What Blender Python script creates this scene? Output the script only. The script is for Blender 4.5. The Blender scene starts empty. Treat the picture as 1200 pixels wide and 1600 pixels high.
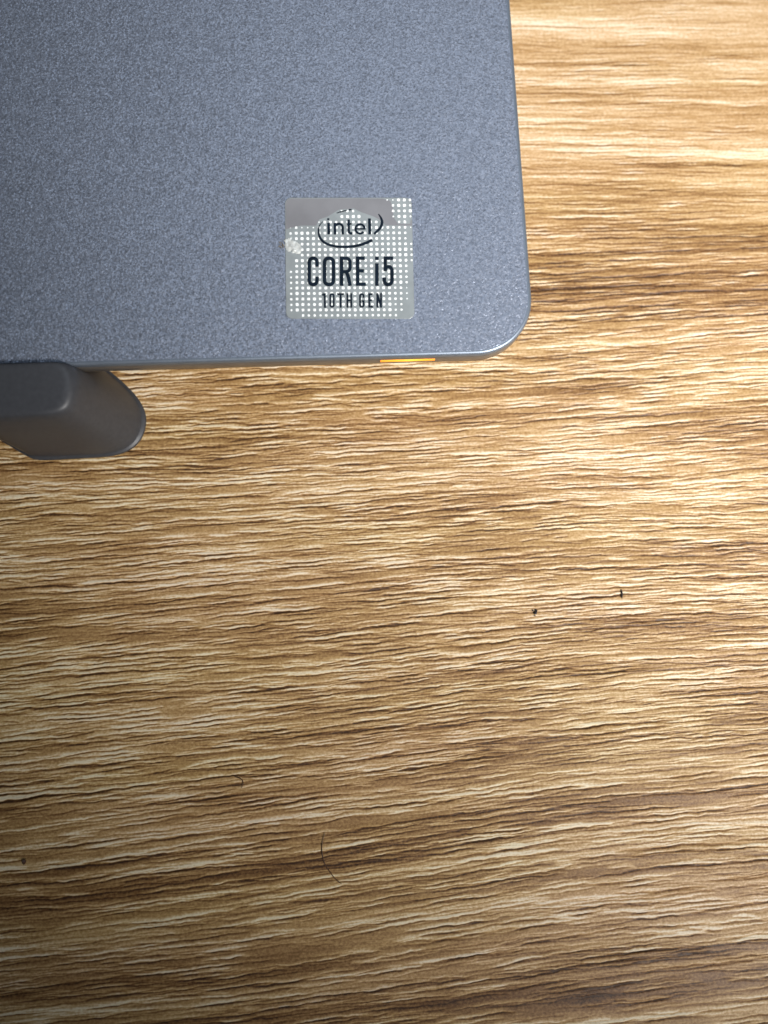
import bpy, bmesh, math, random
import numpy as np
from mathutils import Vector, Matrix

random.seed(4)
rng = np.random.default_rng(11)
S = bpy.context.scene
C = S.collection
MM = 0.001
DECK = 14.0                       # height of the palm rest above the table, mm

# ------------------------------------------------------------------ camera
F = 1202.0                        # focal length in photo pixels (photo 1200 x 1600)
EUL = (0.15053523854864043, -0.031048842200902455, -0.04067107397571772)
CAM = np.array([-25.826923238659333, -36.92600390033395, 101.67191511285894 + DECK])
cd = bpy.data.cameras.new('camera')
cam = bpy.data.objects.new('camera', cd); C.objects.link(cam)
cam.rotation_euler = EUL
cam.location = Vector(CAM) * MM
cd.sensor_fit = 'VERTICAL'; cd.sensor_height = 36.0; cd.lens = 36.0 * F / 1600.0
cd.clip_start = 0.005; cd.clip_end = 20
cd.dof.use_dof = True; cd.dof.focus_distance = 0.1115; cd.dof.aperture_fstop = 27.0 / 2.6
S.camera = cam
ROT = np.array(cam.rotation_euler.to_matrix())

def at(px, py, z=0.0):            # point (mm) at height z that lies on the ray through a photo pixel
    d = ROT @ np.array([(px - 600) / F, -(py - 800) / F, -1.0])
    return CAM + d * ((z - CAM[2]) / d[2])

# ------------------------------------------------------------------ light
w = bpy.data.worlds.new('World'); S.world = w; w.use_nodes = True
w.node_tree.nodes['Background'].inputs[0].default_value = (0.62, 0.74, 1.0, 1)
w.node_tree.nodes['Background'].inputs[1].default_value = 0.010

def aim(o, target):
    o.rotation_euler = (Vector(target) - o.location).to_track_quat('-Z', 'Y').to_euler()

def spot(name, loc, target, power, color, cone, blend, radius):
    l = bpy.data.lights.new(name, 'SPOT'); l.energy = power; l.color = color
    l.spot_size = math.radians(cone); l.spot_blend = blend; l.shadow_soft_size = radius
    o = bpy.data.objects.new(name, l); C.objects.link(o); o.location = loc; aim(o, target); return o

def area(name, loc, target, power, color, sx, sy):
    l = bpy.data.lights.new(name, 'AREA'); l.energy = power; l.color = color
    l.shape = 'RECTANGLE'; l.size = sx; l.size_y = sy
    o = bpy.data.objects.new(name, l); C.objects.link(o); o.location = loc; aim(o, target); return o

spot('key_lamp', (0.33, -0.31, 0.55), (0.034, 0.027, 0.0), 45.5, (1.0, 0.97, 0.94), 22.6, 1.0, 0.06)  # assumed key lamp; soft cone edge imitates the unseen phone's shadow at lower left
area('fill_panel', (0.16, 1.05, 1.9), (0, 0, 0), 5.0, (0.72, 0.85, 1.0), 0.8, 0.7)  # added unseen panel, placed so its reflection brightens the palm rest
S.view_settings.view_transform = 'Standard'
S.view_settings.look = 'None'
S.view_settings.exposure = 0.0
S.view_settings.gamma = 1.0
S.cycles.max_bounces = 6

# ------------------------------------------------------------------ materials
def mat(name):
    m = bpy.data.materials.new(name); m.use_nodes = True
    nt = m.node_tree
    return m, nt, nt.nodes['Principled BSDF']

def N(nt, t, **kw):
    n = nt.nodes.new(t)
    for k, v in kw.items(): setattr(n, k, v)
    return n

def coords(nt):
    return N(nt, 'ShaderNodeTexCoord').outputs['Object']

def mapping(nt, scale):
    mp = N(nt, 'ShaderNodeMapping'); mp.inputs['Scale'].default_value = scale
    nt.links.new(coords(nt), mp.inputs['Vector']); return mp.outputs[0]

def math_n(nt, op, a, b=None, c=None):
    n = N(nt, 'ShaderNodeMath', operation=op)
    for i, v in enumerate((a, b, c)):
        if v is None: continue
        if isinstance(v, (int, float)): n.inputs[i].default_value = v
        else: nt.links.new(v, n.inputs[i])
    return n.outputs[0]

def metal_paint():
    m, nt, p = mat('metallic_paint')
    L = nt.links
    v = N(nt, 'ShaderNodeTexVoronoi'); v.inputs['Scale'].default_value = 5600
    L.new(coords(nt), v.inputs['Vector'])
    nz = N(nt, 'ShaderNodeTexNoise'); nz.inputs['Scale'].default_value = 2900; nz.inputs['Detail'].default_value = 3
    L.new(coords(nt), nz.inputs['Vector'])
    # every flake leans its own way
    geo = N(nt, 'ShaderNodeNewGeometry')
    sub = N(nt, 'ShaderNodeVectorMath', operation='SUBTRACT'); L.new(v.outputs['Color'], sub.inputs[0]); sub.inputs[1].default_value = (.5, .5, .5)
    sc = N(nt, 'ShaderNodeVectorMath', operation='SCALE'); L.new(sub.outputs[0], sc.inputs[0]); sc.inputs['Scale'].default_value = 0.28
    ad = N(nt, 'ShaderNodeVectorMath', operation='ADD'); L.new(sc.outputs[0], ad.inputs[0])
    bp = N(nt, 'ShaderNodeBump'); bp.inputs['Strength'].default_value = 0.9; bp.inputs['Distance'].default_value = 0.00008
    L.new(nz.outputs[0], bp.inputs['Height']); L.new(bp.outputs[0], ad.inputs[1])
    nm = N(nt, 'ShaderNodeVectorMath', operation='NORMALIZE'); L.new(ad.outputs[0], nm.inputs[0])
    L.new(nm.outputs[0], p.inputs['Normal'])
    cr = N(nt, 'ShaderNodeValToRGB')
    cr.color_ramp.elements[0].position = 0.30; cr.color_ramp.elements[0].color = (0.25, 0.285, 0.360, 1)
    cr.color_ramp.elements[1].position = 0.72; cr.color_ramp.elements[1].color = (0.42, 0.47, 0.58, 1)
    L.new(nz.outputs[0], cr.inputs[0]); L.new(cr.outputs[0], p.inputs['Base Color'])
    p.inputs['Metallic'].default_value = 0.70; p.inputs['Roughness'].default_value = 0.43
    return m

def smooth_metal():
    m, nt, p = mat('smooth_metal_edge')
    nz = N(nt, 'ShaderNodeTexNoise'); nz.inputs['Scale'].default_value = 900
    nt.links.new(coords(nt), nz.inputs['Vector'])
    cr = N(nt, 'ShaderNodeValToRGB')
    cr.color_ramp.elements[0].color = (0.21, 0.25, 0.31, 1); cr.color_ramp.elements[1].color = (0.27, 0.32, 0.39, 1)
    nt.links.new(nz.outputs[0], cr.inputs[0]); nt.links.new(cr.outputs[0], p.inputs['Base Color'])
    p.inputs['Metallic'].default_value = 0.7; p.inputs['Roughness'].default_value = 0.45
    return m

def plain(name, col, rough, metal=0.0, var=0.15, scale=600, bump=0.0, spec=0.5):
    m, nt, p = mat(name)
    nz = N(nt, 'ShaderNodeTexNoise'); nz.inputs['Scale'].default_value = scale; nz.inputs['Detail'].default_value = 4
    nt.links.new(coords(nt), nz.inputs['Vector'])
    cr = N(nt, 'ShaderNodeValToRGB')
    cr.color_ramp.elements[0].position = .3; cr.color_ramp.elements[1].position = .7
    cr.color_ramp.elements[0].color = tuple(c * (1 - var) for c in col) + (1,)
    cr.color_ramp.elements[1].color = tuple(min(1, c * (1 + var)) for c in col) + (1,)
    nt.links.new(nz.outputs[0], cr.inputs[0]); nt.links.new(cr.outputs[0], p.inputs['Base Color'])
    p.inputs['Roughness'].default_value = rough; p.inputs['Metallic'].default_value = metal
    p.inputs['Specular IOR Level'].default_value = spec
    if bump:
        b = N(nt, 'ShaderNodeBump'); b.inputs['Distance'].default_value = bump; b.inputs['Strength'].default_value = .6
        nt.links.new(nz.outputs[0], b.inputs['Height']); nt.links.new(b.outputs[0], p.inputs['Normal'])
    return m

def wood():
    m, nt, p = mat('embossed_oak_laminate')
    L = nt.links
    a = N(nt, 'ShaderNodeAttribute', attribute_name='tone')
    sep = N(nt, 'ShaderNodeSeparateColor'); L.new(a.outputs['Color'], sep.inputs[0])
    # speckle of the print and of the pressed sheet
    sp = N(nt, 'ShaderNodeTexNoise'); sp.inputs['Scale'].default_value = 1.0; sp.inputs['Detail'].default_value = 3; sp.inputs['Roughness'].default_value = .7
    L.new(mapping(nt, (2300, 3200, 2300)), sp.inputs['Vector'])
    fi = N(nt, 'ShaderNodeTexNoise'); fi.inputs['Scale'].default_value = 1.0; fi.inputs['Detail'].default_value = 4
    L.new(mapping(nt, (160, 2600, 100)), fi.inputs['Vector'])
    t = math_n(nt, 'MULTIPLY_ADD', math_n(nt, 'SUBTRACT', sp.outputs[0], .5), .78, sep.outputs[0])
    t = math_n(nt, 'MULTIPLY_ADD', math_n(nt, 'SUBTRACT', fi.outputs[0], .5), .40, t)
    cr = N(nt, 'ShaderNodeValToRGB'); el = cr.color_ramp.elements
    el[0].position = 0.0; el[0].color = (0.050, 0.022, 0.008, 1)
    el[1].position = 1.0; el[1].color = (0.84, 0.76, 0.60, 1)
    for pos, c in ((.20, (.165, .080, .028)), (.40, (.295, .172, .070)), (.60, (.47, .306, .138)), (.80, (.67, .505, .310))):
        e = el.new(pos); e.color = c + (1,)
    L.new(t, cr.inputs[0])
    # hue drift: some zones redder, some yellower
    mx = N(nt, 'ShaderNodeMix', data_type='RGBA', blend_type='MULTIPLY')
    cr2 = N(nt, 'ShaderNodeValToRGB')
    cr2.color_ramp.elements[0].color = (1.0, .99, .86, 1); cr2.color_ramp.elements[1].color = (1.0, .95, .93, 1)
    L.new(sep.outputs[1], cr2.inputs[0])
    mx.inputs['Factor'].default_value = 1.0
    L.new(cr.outputs[0], mx.inputs['A']); L.new(cr2.outputs[0], mx.inputs['B'])
    L.new(mx.outputs['Result'], p.inputs['Base Color'])
    b = N(nt, 'ShaderNodeBump'); b.inputs['Strength'].default_value = .55; b.inputs['Distance'].default_value = .00006
    L.new(sp.outputs[0], b.inputs['Height']); L.new(b.outputs[0], p.inputs['Normal'])
    p.inputs['Roughness'].default_value = .50
    p.inputs['Specular IOR Level'].default_value = .34
    return m

M_PAINT, M_EDGE, M_WOOD = metal_paint(), smooth_metal(), wood()
M_WALL = plain('satin_metal_wall', (.28, .26, .24), .36, .75, .08)
M_BLOCK = plain('charcoal_plastic', (.055, .058, .066), .46, 0, .10, 1500, .00001)
M_STICK = plain('grey_film', (.31, .335, .335), .36, .35, .10, 500)
M_PATCH = plain('worn_grey_film', (.255, .25, .26), .38, .35, .10, 240)
M_DOT = plain('white_print', (.93, .97, .98), .4, 0, .03)
M_INK = plain('blue_black_ink', (.006, .013, .024), .6, 0, .25, 900, spec=.12)
M_SCUFF = plain('crumpled_white_film', (.62, .65, .64), .28, .15, .35, 1200, .00008)
M_LINT = plain('tan_fluff', (.24, .19, .12), .8, 0, .3, 2000)
M_RUB = plain('black_rubber', (.015, .015, .015), .7)
M_HAIR = plain('brown_hair', (.075, .032, .014), .4)
M_SPECK = plain('dark_speck', (.010, .006, .008), .6)
mL, ntL, pL = mat('amber_indicator')
pL.inputs['Base Color'].default_value = (.9, .35, .03, 1)
gr = N(ntL, 'ShaderNodeTexCoord'); sx = N(ntL, 'ShaderNodeSeparateXYZ'); ntL.links.new(gr.outputs['Generated'], sx.inputs[0])
er = N(ntL, 'ShaderNodeValToRGB'); ee = er.color_ramp.elements
ee[0].color = (.95, .20, .015, 1); ee[1].color = (.95, .22, .02, 1)
for pos_, c_ in ((.3, (1.0, .42, .02)), (.55, (1.0, .66, .08)), (.8, (1.0, .36, .02))):
    e_ = ee.new(pos_); e_.color = c_ + (1,)
ntL.links.new(sx.outputs[0], er.inputs[0]); ntL.links.new(er.outputs[0], pL.inputs['Emission Color'])
pL.inputs['Emission Strength'].default_value = 1.0

# ------------------------------------------------------------------ mesh helpers
def link(name, me, m, parent=None):
    o = bpy.data.objects.new(name, me); C.objects.link(o)
    if m: me.materials.append(m)
    if parent: o.parent = parent
    return o

def mesh(name, verts, faces, m, parent=None, smooth=True):
    me = bpy.data.meshes.new(name)
    me.from_pydata([tuple(float(c) * MM for c in v) for v in verts], [], faces)
    me.update()
    bm = bmesh.new(); bm.from_mesh(me); bmesh.ops.recalc_face_normals(bm, faces=bm.faces); bm.to_mesh(me); bm.free()
    if smooth:
        for p in me.polygons: p.use_smooth = True
    return link(name, me, m, parent)

def loft(rings, cap0=True, cap1=True):
    n = len(rings[0]); V = [tuple(p) for r in rings for p in r]; Fc = []
    for k in range(len(rings) - 1):
        for i in range(n):
            j = (i + 1) % n
            Fc.append((k * n + i, k * n + j, (k + 1) * n + j, (k + 1) * n + i))
    if cap0: Fc.append(tuple(range(n - 1, -1, -1)))
    if cap1: Fc.append(tuple(range((len(rings) - 1) * n, len(rings) * n)))
    return V, Fc

def thing(name, label, cat, loc=(0, 0, 0)):
    o = bpy.data.objects.new(name, None); C.objects.link(o); o.empty_display_size = .01
    o['label'] = label; o['category'] = cat; return o

# ------------------------------------------------------------------ the table top
def vnoise(u, v, seed):
    r = np.random.default_rng(seed).random((256, 256))
    iu = np.floor(u).astype(int); iv = np.floor(v).astype(int)
    fu = u - iu; fv = v - iv
    fu = fu * fu * (3 - 2 * fu); fv = fv * fv * (3 - 2 * fv)
    a = r[iv & 255, iu & 255]; b = r[iv & 255, (iu + 1) & 255]
    c = r[(iv + 1) & 255, iu & 255]; d = r[(iv + 1) & 255, (iu + 1) & 255]
    return (a * (1 - fu) + b * fu) * (1 - fv) + (c * (1 - fu) + d * fu) * fv - .5

def build_table():
    # fine grid under and around the picture, coarse out to the edge of the table
    xs = np.arange(-86, 55, .27); ys = np.arange(-101, 76, .088)
    xs = np.concatenate([np.linspace(-700, -90, 60), xs, np.linspace(59, 500, 50)])
    ys = np.concatenate([np.linspace(-400, -104, 40), ys, np.linspace(79, 400, 40)])
    X, Y = np.meshgrid(xs, ys)
    # grain space: u along, q across (0.1 mm steps), bent by the flow of the grain
    o = at(600, 800, 0)
    U = (X - o[0]) * 9.75 + 600; Yq = -(Y - o[1]) * 9.75 + 800
    prof = np.interp(Yq, [-400, 0, 250, 450, 650, 900, 1150, 1350, 1500, 1700],
                     [-.03, -.05, -.03, .0, .012, .022, .045, .062, .055, .05])
    Q = Yq + prof * (U - 600)
    Q = Q + 16 * vnoise(U / 420, Q / 170, 1) + 5 * vnoise(U / 170, Q / 60, 2) + 1.6 * vnoise(U / 60, Q / 24, 3)
    # broad tone
    T = .53 + .14 * vnoise(U / 700, Q / 90, 5) + .20 * vnoise(U / 420, Q / 34, 6) + .16 * vnoise(U / 300, Q / 12, 7) + .14 * vnoise(U / 240, Q / 5, 8) + .10 * vnoise(U / 150, Q / 2.6, 88)
    Hue = np.clip(.5 + .9 * vnoise(U / 300, Q / 60, 9) + .4 * vnoise(U / 150, Q / 14, 10), 0, 1)
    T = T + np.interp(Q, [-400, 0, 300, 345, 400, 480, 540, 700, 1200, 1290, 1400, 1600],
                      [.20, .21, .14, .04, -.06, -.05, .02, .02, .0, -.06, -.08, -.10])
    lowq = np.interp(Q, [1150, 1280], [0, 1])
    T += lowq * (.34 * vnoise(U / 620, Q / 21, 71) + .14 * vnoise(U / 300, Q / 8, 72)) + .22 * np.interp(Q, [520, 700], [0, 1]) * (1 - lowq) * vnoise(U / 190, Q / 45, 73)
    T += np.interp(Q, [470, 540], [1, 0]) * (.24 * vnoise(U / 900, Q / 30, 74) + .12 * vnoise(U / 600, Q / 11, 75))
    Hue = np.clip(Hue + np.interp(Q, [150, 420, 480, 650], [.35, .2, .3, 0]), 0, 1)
    Hue = np.clip(Hue + .16 * np.clip((U - 550) / 600, -1, 1), 0, 1)
    # darker and paler patches of the figure: (u, q, half length, half width, strength)
    patches = [(740, 800, 150, 34, -.16), (250, 905, 330, 26, -.10), (900, 620, 90, 10, -.14), (1080, 880, 150, 16, -.10),
               (900, 985, 190, 26, -.08), (760, 1258, 440, 20, -.30), (300, 1292, 360, 20, -.30), (450, 1415, 320, 15, -.30), (200, 1545, 420, 24, -.26), (600, 1478, 260, 12, -.22), (980, 1455, 200, 10, -.16), (860, 1496, 60, 12, -.26),
               (1000, 1500, 400, 22, -.10), (150, 1480, 260, 18, -.14), (1020, 377, 260, 6, -.22), (1010, 276, 260, 5, -.18), (1000, 322, 200, 5, -.14),
               (1080, 240, 60, 5, -.22), (880, 402, 60, 12, -.08), (860, 40, 80, 3, -.16), (1050, 120, 240, 3, -.12), (950, 158, 220, 4, -.12), (620, 645, 320, 14, -.06),
               (640, 1392, 130, 9, .20), (860, 1318, 150, 14, .16), (1080, 1290, 160, 8, .14), (240, 1330, 90, 9, .14), (170, 1476, 30, 8, .22),
               (960, 90, 320, 30, .08), (620, 700, 200, 26, .10), (1010, 800, 260, 40, .08), (1060, 650, 240, 30, .08), (560, 1225, 260, 12, .12), (1050, 1560, 180, 12, .16)]
    for (pu, pq, hl, hw, st) in patches:
        g = np.exp(-((U - pu) / hl) ** 2 - ((Q + 5 * vnoise(U / 60, Q / 20, 31) - pq) / hw) ** 2)
        T += st * g
    # pores and pressed grooves
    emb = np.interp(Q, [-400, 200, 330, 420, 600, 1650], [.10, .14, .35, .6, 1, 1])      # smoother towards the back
    H = .008 * vnoise(U / 220, Q / 9, 12) + .009 * vnoise(U / 150, Q / 3.4, 13) + .012 * vnoise(U / 60, Q / 2.4, 14)
    H *= (.35 + .65 * emb)
    yi0 = ys[::-1]
    rows_y = -(ys - o[1]) * 9.75 + 800                              # descending
    cols_u = (xs - o[0]) * 9.75 + 600
    RAG = 1.4 * vnoise(U / 13, Q / 8, 51) + .9 * vnoise(U / 6, Q / 5, 52)
    def groove(u0, q0, hl, hw, dep, dark, pale, tail, rw=2.6):
        j0, j1 = np.searchsorted(cols_u, [u0 - hl, u0 + hl])
        i0 = len(ys) - np.searchsorted(rows_y[::-1], q0 + 110); i1 = len(ys) - np.searchsorted(rows_y[::-1], q0 - 110)
        i0 = max(i0, 0)
        if j1 - j0 < 2 or i1 - i0 < 2: return
        # narrow the rows to the ones that really hold this grain line
        qc = Q[i0:i1, (j0 + j1) // 2]; kk = np.where(np.abs(qc - q0) < 5 * hw + 16 + hl * .06)[0]
        if len(kk) == 0: return
        a, b = i0 + kk[0], i0 + kk[-1] + 1
        u = U[a:b, j0:j1]; q = Q[a:b, j0:j1]
        s = (u - u0) / hl
        env = np.clip(1 - s * s, 0, 1) ** .4
        line = q0 + tail * s * hw * 1.5 + .8 * np.sin(u * .05 + q0) + .45 * np.sin(u * .13 + 2 * q0) + RAG[a:b, j0:j1]
        d = (q - line)
        w_ = hw * (.55 + .45 * env)
        g = np.exp(-(d / w_) ** 2) * env
        dd_ = -(d + 1.25 * w_); r = np.where(dd_ > 0, np.exp(-(dd_ / (rw * w_)) ** 1.5), np.exp(-(dd_ / (.45 * w_)) ** 2)) * env
        e = emb[a:b, j0:j1]
        H[a:b, j0:j1] += (-dep * g + dep * .55 * r) * e
        T[a:b, j0:j1] += (-dark * g + pale * r) * (.35 + .65 * e)  # tone also paints the groove's shaded wall dark and its lit wall pale
    R = random.Random(8)
    for k in range(13500):
        u0 = R.uniform(-40, 1240); q0 = R.uniform(-90, 1720)
        if u0 < 760 and q0 < 540 and R.random() < .95: continue
        low = q0 > 1180
        if low and R.random() < .5: continue
        big = R.random()
        hl = R.uniform(12, 42) if big < .82 else R.uniform(42, 110)
        if low: hl *= 1.7
        hw = R.uniform(.65, 1.05) if big < .82 else R.uniform(.8, 1.25)
        if low: hw *= 1.1
        groove(u0, q0, hl, hw, R.uniform(.03, .075) * (.75 if low else 1), R.uniform(.10, .50) * (.7 if low else 1), R.uniform(.06, .38), R.uniform(-1, 1), R.uniform(2.2, 3.4))
    for k in range(300):                                            # long open pores, darkest
        u0 = R.uniform(0, 1200); q0 = R.uniform(540, 1660)
        groove(u0, q0, R.uniform(25, 120), R.uniform(.95, 1.5), R.uniform(.08, .13), R.uniform(.25, .5), R.uniform(.15, .34), R.uniform(-1, 1))
    for k in range(420):                                            # worn pale crests, their lit side painted into the tone
        u0 = R.uniform(0, 1200); q0 = R.uniform(560, 1660)
        groove(u0, q0, R.uniform(14, 46), R.uniform(.8, 1.1), R.uniform(.04, .07), R.uniform(.15, .35), R.uniform(.3, .5), R.uniform(-1, 1), R.uniform(2.8, 4.4))
    for k in range(170):                                            # fine dark hairlines at the back, printed rather than pressed
        u0 = R.uniform(780, 1240); q0 = R.uniform(0, 520)
        groove(u0, q0, R.uniform(60, 330), R.uniform(.9, 2.2), .05, R.uniform(.2, .5), R.uniform(.0, .15), R.uniform(-1, 1))
    T = np.clip(T, 0, 1)
    far = ((X < -88) | (X > 57) | (Y < -103) | (Y > 78))
    H[far] = 0
    co = np.stack([X * MM, Y * MM, (H - .06) * MM], -1).reshape(-1, 3).astype(np.float32)
    ny, nx = X.shape
    idx = np.arange(ny * nx).reshape(ny, nx)
    quads = np.stack([idx[:-1, :-1], idx[:-1, 1:], idx[1:, 1:], idx[1:, :-1]], -1).reshape(-1, 4).astype(np.int32)
    me = bpy.data.meshes.new('tabletop')
    me.vertices.add(len(co)); me.vertices.foreach_set('co', co.ravel())
    me.loops.add(quads.size); me.loops.foreach_set('vertex_index', quads.ravel())
    me.polygons.add(len(quads)); me.polygons.foreach_set('loop_start', np.arange(0, quads.size, 4, dtype=np.int32))
    me.update(calc_edges=True)
    me.polygons.foreach_set('use_smooth', np.ones(len(quads), bool))
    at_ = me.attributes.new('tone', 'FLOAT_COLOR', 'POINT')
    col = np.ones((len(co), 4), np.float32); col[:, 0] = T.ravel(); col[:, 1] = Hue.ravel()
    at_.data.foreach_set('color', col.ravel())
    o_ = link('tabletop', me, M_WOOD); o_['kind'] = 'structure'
    o_['label'] = 'light oak laminate table top with pressed wavy wood grain'
    # the board below the embossed sheet
    x0, x1, y0, y1 = -700, 500, -400, 400
    V = [(x, y, z) for z in (-25, -.9) for x, y in ((x0, y0), (x1, y0), (x1, y1), (x0, y1))]
    b = mesh('board', V, [(0, 3, 2, 1), (4, 5, 6, 7), (0, 1, 5, 4), (1, 2, 6, 5), (2, 3, 7, 6), (3, 0, 4, 7)], M_EDGEB, o_, False)
    return o_

M_EDGEB = plain('board_core', (.45, .33, .2), .7)
build_table()

# ------------------------------------------------------------------ laptop
laptop = thing('laptop', 'grey blue metallic laptop corner resting above the wooden table top', 'laptop')

def outline(inset, z, r=8.3, x0=-325, x1=0, y0=0, y1=220, n=14):
    r = max(r - inset, .6); x0 += inset; x1 -= inset; y0 += inset; y1 -= inset
    P = []
    for cx, cy, a0 in ((x1 - r, y0 + r, -90), (x1 - r, y1 - r, 0), (x0 + r, y1 - r, 90), (x0 + r, y0 + r, 180)):
        for k in range(n + 1):
            a = math.radians(a0 + 90 * k / n); P.append((cx + r * math.cos(a), cy + r * math.sin(a), z))
    return P

D = DECK
V, Fc = loft([outline(1.5, D - 1.0), outline(.62, D - .6), outline(.62, D), outline(.62, D)][2:], False, True)
V, Fc = loft([outline(.60, D - .5), outline(.56, D - .06), outline(.62, D)], False, True)
palm = mesh('palm_rest', V, Fc, M_PAINT, laptop, False)
V, Fc = loft([outline(.64, D - .05), outline(.45, D - .005), outline(.22, D - .09), outline(.06, D - .28), outline(.0, D - .62),
              outline(.03, D - .85)], False, False)
edge = mesh('bevelled_edge', V, Fc, M_EDGE, laptop)
V, Fc = loft([outline(.5, D - .7), outline(.04, D - .86), outline(.10, D - 2.9), outline(.45, D - 3.4), outline(1.4, D - 4.0), outline(5, D - 6.4), outline(14, D - 11.0), outline(17, D - 11.4)], False, True)
wall = mesh('side_wall', V, Fc, M_WALL, laptop)
# indicator window in the front wall
p0, p1 = at(594.5, 564.0, D - 1.6), at(679.5, 560.8, D - 1.6)
def bar(x0, x1, y0, y1, z0, z1):
    V = [(x, y, z) for z in (z0, z1) for x, y in ((x0, y0), (x1, y0), (x1, y1), (x0, y1))]
    return V, [(0, 3, 2, 1), (4, 5, 6, 7), (0, 1, 5, 4), (1, 2, 6, 5), (2, 3, 7, 6), (3, 0, 4, 7)]
V, Fc = bar(p0[0], p1[0], -.06, .3, D - 1.95, D - 1.50)
mesh('indicator_light', V, Fc, mL, laptop, False)
for fx, fy in ((-40, 30), (-285, 30), (-40, 190), (-285, 190)):
    ring = lambda r, z: [(fx + r * math.cos(t * math.tau / 20), fy + r * math.sin(t * math.tau / 20), z) for t in range(20)]
    V, Fc = loft([ring(6, D - 11.3), ring(6, .5), ring(5.4, .02)])
    mesh('rubber_foot', V, Fc, M_RUB, laptop)

# ------------------------------------------------------------------ sticker
def z1(x, y): return (430 + x / 5.217, 295 + y / 5.217)
def z5(x, y): return (480 + x / 9.23, 315 + y / 9.23)
ZS = D + .07
def rounded(c, rad, n=8):
    # c: four corners clockwise in zoom space, rounded off
    P = []
    for i in range(4):
        a, b, d = np.array(c[i - 1], float), np.array(c[i], float), np.array(c[(i + 1) % 4], float)
        u = (a - b) / np.linalg.norm(a - b); v = (d - b) / np.linalg.norm(d - b)
        for k in range(n + 1):
            t = math.pi / 2 * k / n
            P.append(b + rad * (u * (1 - math.sin(t)) + v * (1 - math.cos(t))))
    return P
SC = [(78, 72), (1112, 72), (1136, 1060), (88, 1058)]
def ring_s(rad, z, k=1.0):
    cen = np.mean(SC, 0); return [at(*z1(*(cen + (p - cen) * k)), z) for p in rounded(SC, rad)]
V, Fc = loft([ring_s(52, D + .005), ring_s(52, D + .05), ring_s(50, ZS, .994)])
sticker = mesh('sticker', V, Fc, M_STICK, laptop, False)
sticker['label'] = 'worn square grey sticker with white dots and dark lettering near the corner'
# patch where the dots have rubbed away
def poly(name, pts, z, m, parent):
    Q_ = [at(*z1(*p), z) for p in pts]
    return mesh(name, Q_, [tuple(range(len(Q_)))], m, parent, False)
top = [(86, 330), (84, 125), (95, 92), (130, 80), (700, 78), (880, 80), (940, 100), (958, 150), (965, 230), (1000, 285), (1100, 285), (1108, 240), (1116, 300),
       (1085, 300), (900, 298), (870, 262), (800, 225), (700, 190), (640, 160), (520, 170), (430, 225), (360, 250), (335, 300), (210, 300), (130, 318)]
poly('rubbed_patch', top, ZS + .006, M_PATCH, sticker)
V, Fc = [], []
R = random.Random(3)
def dot(cx, cy, r, z):
    sq = R.uniform(.0, .3); a0 = R.random()
    b = len(V)
    for k in range(12):
        a = k * math.tau / 12
        rr = r * (1 + .10 * math.cos(4 * a + math.pi)) * R.uniform(.93, 1.06)
        V.append(at(*z1(cx + rr * math.cos(a), cy + rr * math.sin(a)), z))
    Fc.append(tuple(range(b, b + 12)))
for row in range(22):
    y = 92 + row * 44.72
    pitch = 46.5 + .8 * (y - 92) / 940
    for k in range(22):
        x = 122 + (y - 92) * .0115 + pitch * k
        yy = y + (2 if k < 1 else 0) - .0035 * (x - 600)
        r = 13.2 * R.uniform(.86, 1.08)
        ok = True
        if row == 0: ok = x > 900; r *= .45 if x < 990 else .95
        elif row == 1: ok = x > 950; r *= .75 if x < 990 or x > 1080 else 1
        elif row == 2: ok = x > 950 or 530 < x < 660; r *= .8 if x < 990 else 1
        elif row == 3: ok = x > 950 or 530 < x < 700; r *= .55 if (x > 950 and (x < 990 or x > 1080)) else 1
        elif row == 4: ok = 350 < x < 880 or 990 < x < 1080; r *= .5 if x < 380 else .9
        elif row == 5: ok = x < 1125; r *= (.45 if (x < 150 or 200 < x < 345 or x > 1080) else .92)
        elif row in (6, 7): ok = x < 1075; r *= .75 if x > 1040 else 1
        elif row < 12: r *= .72 if x > 1085 else 1
        elif row < 16: ok = x < 1085; r *= .8 if x > 1050 else 1
        elif row < 19: ok = x < 1085; r *= .5 if x > 1040 else (.8 if x > 960 else 1)
        elif row < 21: ok = x < 1050; r *= .75 if x > 970 else 1
        else: ok = 210 < x < 1000; r *= .8
        if k == 0: r *= .72; ok = ok and row < 21
        if row in (10, 11, 12) and k == 0: ok = False
        if row in (8, 9, 10) and k < 2: ok = False
        if ok and r > 3: dot(x, yy, r, ZS + .010 + .0)
dots = mesh('dot_pattern', V, Fc, M_DOT, sticker, False)

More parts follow.
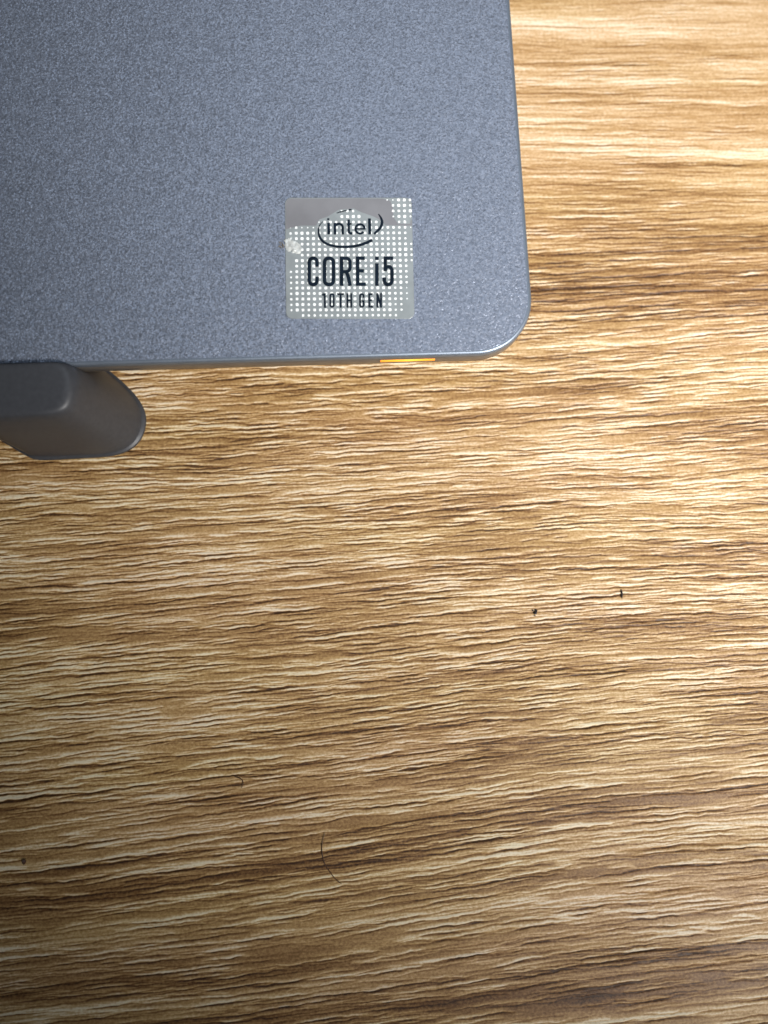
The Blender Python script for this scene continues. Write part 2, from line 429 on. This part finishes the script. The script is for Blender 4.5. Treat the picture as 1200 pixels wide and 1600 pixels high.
# lettering: ribbons
class Ink:
    def __init__(s): s.V = []; s.F = []; s.k = 0
    def stroke(s, pts, w, conv=z1, closed=False):
        P = [np.array(p, float) for p in pts]; n = len(P)
        W = w if hasattr(w, '__len__') else [w] * n
        z = ZS + .020 + .0025 * (s.k % 5); s.k += 1; b = len(s.V)
        for i in range(n):
            if closed: a, c = P[i - 1], P[(i + 1) % n]
            else: a, c = P[max(i - 1, 0)], P[min(i + 1, n - 1)]
            d1 = P[i] - a; d2 = c - P[i]
            l1, l2 = np.linalg.norm(d1), np.linalg.norm(d2)
            t = (d1 / l1 if l1 else 0) + (d2 / l2 if l2 else 0); t = t / np.linalg.norm(t)
            nn = np.array([-t[1], t[0]])
            mit = 1.0
            if l1 and l2: mit = 1 / max(.55, math.sqrt(max(0, (1 + float(np.dot(d1 / l1, d2 / l2))) / 2)))
            for sgn in (1, -1): s.V.append(at(*conv(*(P[i] + nn * sgn * W[i] * .5 * mit)), z))
        m = n if closed else n - 1
        for i in range(m):
            j = (i + 1) % n
            s.F.append((b + 2 * i, b + 2 * i + 1, b + 2 * j + 1, b + 2 * j))
    def build(s, name): return mesh(name, s.V, s.F, M_INK, sticker, False)

def arc(cx, cy, rx, ry, a0, a1, n=8):
    return [(cx + rx * math.cos(math.radians(a0 + (a1 - a0) * k / n)), cy + ry * math.sin(math.radians(a0 + (a1 - a0) * k / n))) for k in range(n + 1)]
def rrect(x0, x1, y0, y1, r):
    return arc(x1 - r, y0 + r, r, r, -90, 0, 6) + arc(x1 - r, y1 - r, r, r, 0, 90, 6) + arc(x0 + r, y1 - r, r, r, 90, 180, 6) + arc(x0 + r, y0 + r, r, r, 180, 270, 6)
def cshape(x0, x1, y0, y1, r, ya, yb):
    return [(x1, ya)] + arc(x1 - r, y0 + r, r, r, 0, -90, 6) + arc(x0 + r, y0 + r, r, r, 270, 180, 6) + arc(x0 + r, y1 - r, r, r, 180, 90, 6) + arc(x1 - r, y1 - r, r, r, 90, 0, 6) + [(x1, yb)]
def spline(pts, w, n=5):
    P = [np.array(p, float) for p in pts]; O, W = [], []
    for i in range(len(P) - 1):
        a, b, c, d = P[max(i - 1, 0)], P[i], P[i + 1], P[min(i + 2, len(P) - 1)]
        for k in range(n):
            t = k / n
            O.append(.5 * ((2 * b) + (c - a) * t + (2 * a - 5 * b + 4 * c - d) * t * t + (3 * b - a - 3 * c + d) * t ** 3)); W.append(w[i] * (1 - t) + w[i + 1] * t)
    O.append(P[-1]); W.append(w[-1]); return O, W

# CORE
t = Ink(); s_ = 30
t.stroke(cshape(278, 341, 566, 780, 30, 636, 716), s_)
t.stroke(rrect(402, 475, 566, 780, 33), s_, closed=True)
t.stroke([(541, 551), (541, 791)], s_)
t.stroke([(541, 566), (575, 566)] + arc(578, 600, 32, 34, -90, 0) + [(610, 640)] + arc(578, 642, 32, 34, 0, 90) + [(541, 676)], s_ * .93)
t.stroke([(578, 672), (596, 715), (611, 791)], s_)
t.stroke([(672, 551), (672, 791)], s_)
for y, x in ((565, 731), (668, 724), (777, 740)): t.stroke([(672, y), (x, y + 1)], 28)
t.build('lettering')
t = Ink()
t.stroke([(829, 552), (829, 581)], 30)
t.stroke([(829, 607), (829, 791)], 30)
t.stroke([(962, 566), (884, 566)], 29)
t.stroke([(898, 566), (896, 672)], 27)
o5 = [(896, 660)] + arc(922, 668, 30, 34, -120, 0, 8) + [(952, 745)] + arc(921, 748, 31, 33, 0, 180, 10) + [(889, 722)]
t.stroke(o5, 30)
t.build('lettering')
t = Ink(); g = 16
t.stroke([(403, 851), (406, 970)], g + 2); t.stroke([(383, 868), (402, 856)], g)
t.stroke(rrect(449, 477, 859, 961, 13), g, closed=True)
t.stroke([(505, 859), (561, 859)], g); t.stroke([(533, 859), (534, 969)], g + 1)
t.stroke([(588, 851), (589, 969)], g); t.stroke([(619, 851), (620, 969)], g); t.stroke([(588, 909), (620, 909)], g)
t.stroke(cshape(692, 721, 859, 961, 13, 888, 925) + [(721, 915), (706, 915)], g)
t.stroke([(766, 851), (767, 969)], g)
for y, x in ((859, 795), (909, 791), (961, 797)): t.stroke([(766, y), (x, y)], g)
t.stroke([(832, 851), (833, 969)], g); t.stroke([(863, 851), (864, 969)], g); t.stroke([(832, 853), (864, 967)], g)
t.build('lettering')
t = Ink()
t.stroke([(309, 305), (312, 472)], 40, z5); t.stroke([(303, 240), (304, 268)], 30, z5)
t.stroke([(399, 308), (401, 474)], 38, z5)
t.stroke([(399, 342)] + arc(457, 372, 55, 52, -130, 0, 8) + [(513, 474)], 36, z5)
t.stroke([(598, 258), (600, 420)] + arc(632, 425, 32, 34, 180, 90, 5) + [(655, 459)], 36, z5)
t.stroke([(575, 324), (640, 322)], 26, z5)
t.stroke([(690, 393), (842, 393)], 24, z5)
t.stroke([(829, 398)] + arc(762, 393, 66, 67, 0, -320, 20), 31, z5)
t.stroke([(898, 242), (902, 474)], 42, z5)
t.build('lettering')
t = Ink()
P, W = spline([(228, 285), (178, 345), (163, 420), (190, 530), (280, 608), (430, 648), (580, 652), (720, 635), (840, 600), (938, 553)], [6, 16, 24, 36, 36, 36, 38, 40, 42, 44])
t.stroke(P, W, z5)
P, W = spline([(1028, 178), (1066, 240), (1080, 305), (1050, 385), (965, 466)], [14, 30, 40, 38, 32]); t.stroke(P, W, z5)
P, W = spline([(424, 166), (500, 142), (572, 124)], [10, 18, 14]); t.stroke(P, W, z5)
P, W = spline([(600, 118), (640, 114)], [22, 18]); t.stroke(P, W, z5)
t.build('oval_logo')
# crumpled lifted spot on the left side
n = 34; V, Fc = [], []
R2 = np.random.default_rng(5)
for i in range(n):
    for j in range(n):
        x = 70 + 175 * j / (n - 1); y = 385 + 200 * i / (n - 1)
        V.append((x, y))
V = np.array(V)
dd = np.sqrt(((V[:, 0] - 150 - .35 * (V[:, 1] - 470)) / 68) ** 2 + ((V[:, 1] - 470) / 62) ** 2) + .8 * vnoise(V[:, 0] / 22, V[:, 1] / 22, 41)
hh = np.clip(1.05 - dd, -.2, 1) * .22 + .22 * vnoise(V[:, 0] / 26, V[:, 1] / 20, 42) * np.clip(1.3 - dd, 0, 1)
VV = [at(*z1(*p), ZS + .0 + h) for p, h in zip(V, hh)]
for i in range(n - 1):
    for j in range(n - 1):
        q = (i * n + j, i * n + j + 1, (i + 1) * n + j + 1, (i + 1) * n + j)
        if np.mean(dd[list(q)]) < .92: Fc.append(q)
mesh('crumpled_spot', VV, Fc, M_SCUFF, sticker)

def fibre(name, pts, r, m, label, cat, n=6, z=lambda s: .12, lab=True, taper=True):
    O, _ = spline(pts, [1] * len(pts), 6); L_ = len(O); V, Fc = [], []
    Pw = [at(p[0], p[1], 0) for p in O]
    for i, p in enumerate(Pw):
        s = i / (L_ - 1); zc = z(s)
        a = Pw[max(i - 1, 0)]; b = Pw[min(i + 1, L_ - 1)]; d = (b - a)[:2]; d = d / np.linalg.norm(d); nn = np.array([-d[1], d[0]])
        rr = r * ((.35 + .65 * math.sin(math.pi * min(max(s, .02), .98))) if taper else 1)
        for k in range(n):
            t = k * math.tau / n
            V.append((p[0] + nn[0] * rr * math.cos(t), p[1] + nn[1] * rr * math.cos(t), zc + rr * math.sin(t)))
    for i in range(L_ - 1):
        for k in range(n):
            Fc.append((i * n + k, i * n + (k + 1) % n, (i + 1) * n + (k + 1) % n, (i + 1) * n + k))
    Fc += [tuple(range(n)), tuple(range((L_ - 1) * n, L_ * n))]
    o = mesh(name, V, Fc, m); o['label'] = label; o['category'] = cat; return o

fibre('hair', [(508, 1300), (503, 1322), (506, 1345), (514, 1360), (525, 1374), (534, 1381)], .075, M_HAIR,
      'long thin curved brown hair lying across the grain near the dark lower edge', 'hair')
fibre('hair', [(366, 1213), (377, 1217), (380, 1224), (377, 1231)], .065, M_HAIR, 'short hooked brown hair curl on the shaded wood, above left of the long hair', 'hair')
fibre('lint_fibre', [(970.5, 921), (971.5, 928), (971.5, 935)], .12, M_SPECK, 'tiny straight upright dark fibre on the wood, right of the black crumb', 'fibre')

def crumb(name, px, py, r, label, m, cat='crumb', shapes=((0, 0, 1),), z=0.05):
    bm = bmesh.new(); rr = random.Random(int(px))
    for dx, dy, k in shapes:
        c = at(px + dx, py + dy, 0)
        res = bmesh.ops.create_icosphere(bm, subdivisions=2, radius=r * k * MM)
        for v in res['verts']:
            v.co *= rr.uniform(.75, 1.2); v.co.z *= .6
            v.co += Vector((c[0] * MM, c[1] * MM, (z + r * k * .5) * MM))
    me = bpy.data.meshes.new(name); bm.to_mesh(me); bm.free()
    o = link(name, me, m); o['label'] = label; o['category'] = cat; return o
crumb('crumb', 836, 958, .24, 'small black crumb with two tips on the bright wood, left of the upright fibre', M_SPECK, shapes=((0, 0, .9), (2, -4.2, .7), (-3.6, -4.2, .5), (-.5, 4, .45), (1.2, -2, .7)))
crumb('crumb', 38, 1346, .34, 'tiny dark brown speck on the dim wood at the lower left', M_HAIR)
fl = thing('lint', 'tiny tan bit of fluff at the left edge of the sticker', 'lint')
V, Fc = [], []
Rl = random.Random(2)
for k in range(16):
    cx, cy = 440 + Rl.uniform(-4, 3), 381 + Rl.uniform(-4, 4); a = Rl.random() * 3; l = Rl.uniform(1.5, 4)
    p = at(cx, cy, D + .05); q = at(cx + l * math.cos(a), cy + l * math.sin(a), D + .06 + Rl.random() * .2); b = len(V)
    for P_ in (p, q):
        V += [(P_[0] + .035, P_[1], P_[2]), (P_[0] - .02, P_[1] + .03, P_[2]), (P_[0] - .02, P_[1] - .03, P_[2] + .03)]
    Fc += [(b, b + 1, b + 4, b + 3), (b + 1, b + 2, b + 5, b + 4), (b + 2, b, b + 3, b + 5), (b, b + 2, b + 1), (b + 3, b + 4, b + 5)]
mesh('fibres', V, Fc, M_LINT, fl, False)

# ------------------------------------------------------------------ dark plastic block against the front edge
def smooth_ring(pts, n=90):
    P = [np.array(p, float) for p in pts]; m = len(P); out = []
    # Chaikin corner cutting, closed
    for _ in range(3):
        Q_ = []
        for i in range(len(P)):
            a, b = P[i], P[(i + 1) % len(P)]; Q_ += [a * .75 + b * .25, a * .25 + b * .75]
        P = Q_
    P = np.array(P + [P[0]]); L_ = np.concatenate([[0], np.cumsum(np.linalg.norm(np.diff(P, axis=0), axis=1))])
    return np.stack([np.interp(np.linspace(0, L_[-1], n, endpoint=False), L_, P[:, k]) for k in range(P.shape[1])], 1)
ZT = 16.1
# matched corner points of the top and of the foot outline (photo pixels), clockwise
topc = [(-120, 566), (-60, 566), (0, 566), (60, 564.5), (96, 563.5), (109, 580), (112, 603), (107, 627), (96, 641), (74, 647.5), (40, 648), (0, 648.5), (-60, 649), (-90, 650), (-120, 650)]
basc = [(-200, 560), (-120, 560), (-20, 560), (80, 560), (146, 563), (195, 602), (221, 632), (228, 661), (215, 695), (180, 712), (120, 714.5), (60, 717.5), (44, 712), (-30, 664), (-140, 600)]
tw = [at(x, y, ZT) for x, y in topc]; bw = [at(x, y, .1) for x, y in basc]
both = smooth_ring([np.concatenate([a[:2], b[:2]]) for a, b in zip(tw, bw)], 120)
def ring_b(s, z, off=0.0, lim=None):
    P = both[:, :2] * (1 - s) + both[:, 2:] * s
    c = P.mean(0); d = P - c; P = P + d / np.linalg.norm(d, axis=1)[:, None] * off
    if lim is not None: P[:, 1] = np.minimum(P[:, 1], lim)
    return [(p[0], p[1], z) for p in P]
zs = lambda s: ZT * (1 - s)
rings = [ring_b(0, ZT, -1.2, -.35), ring_b(0, ZT - .03, -.5, -.22), ring_b(0, ZT - .18, -.1, -.12), ring_b(.03, ZT - .5, .15, -.12)]
for s in (.1, .2, .27): rings.append(ring_b(s, zs(s), .3, -.12))
rings.append(ring_b(.34, zs(.34), .3, .3))
for s in (.45, .6, .75, .88): rings.append(ring_b(s, zs(s), .3 * (1 - s), None))
rings += [ring_b(.96, .85, -.1), ring_b(.965, .62, .0), ring_b(.99, .56, .25), ring_b(1.0, .45, .32), ring_b(1.0, .12, .32), ring_b(1, .03, .1)]
V, Fc = loft(rings)
blk = thing('plastic_block', 'smooth charcoal plastic block with sloping sides against the laptop front edge', 'plastic block')
mesh('shell', V, Fc, M_BLOCK, blk)
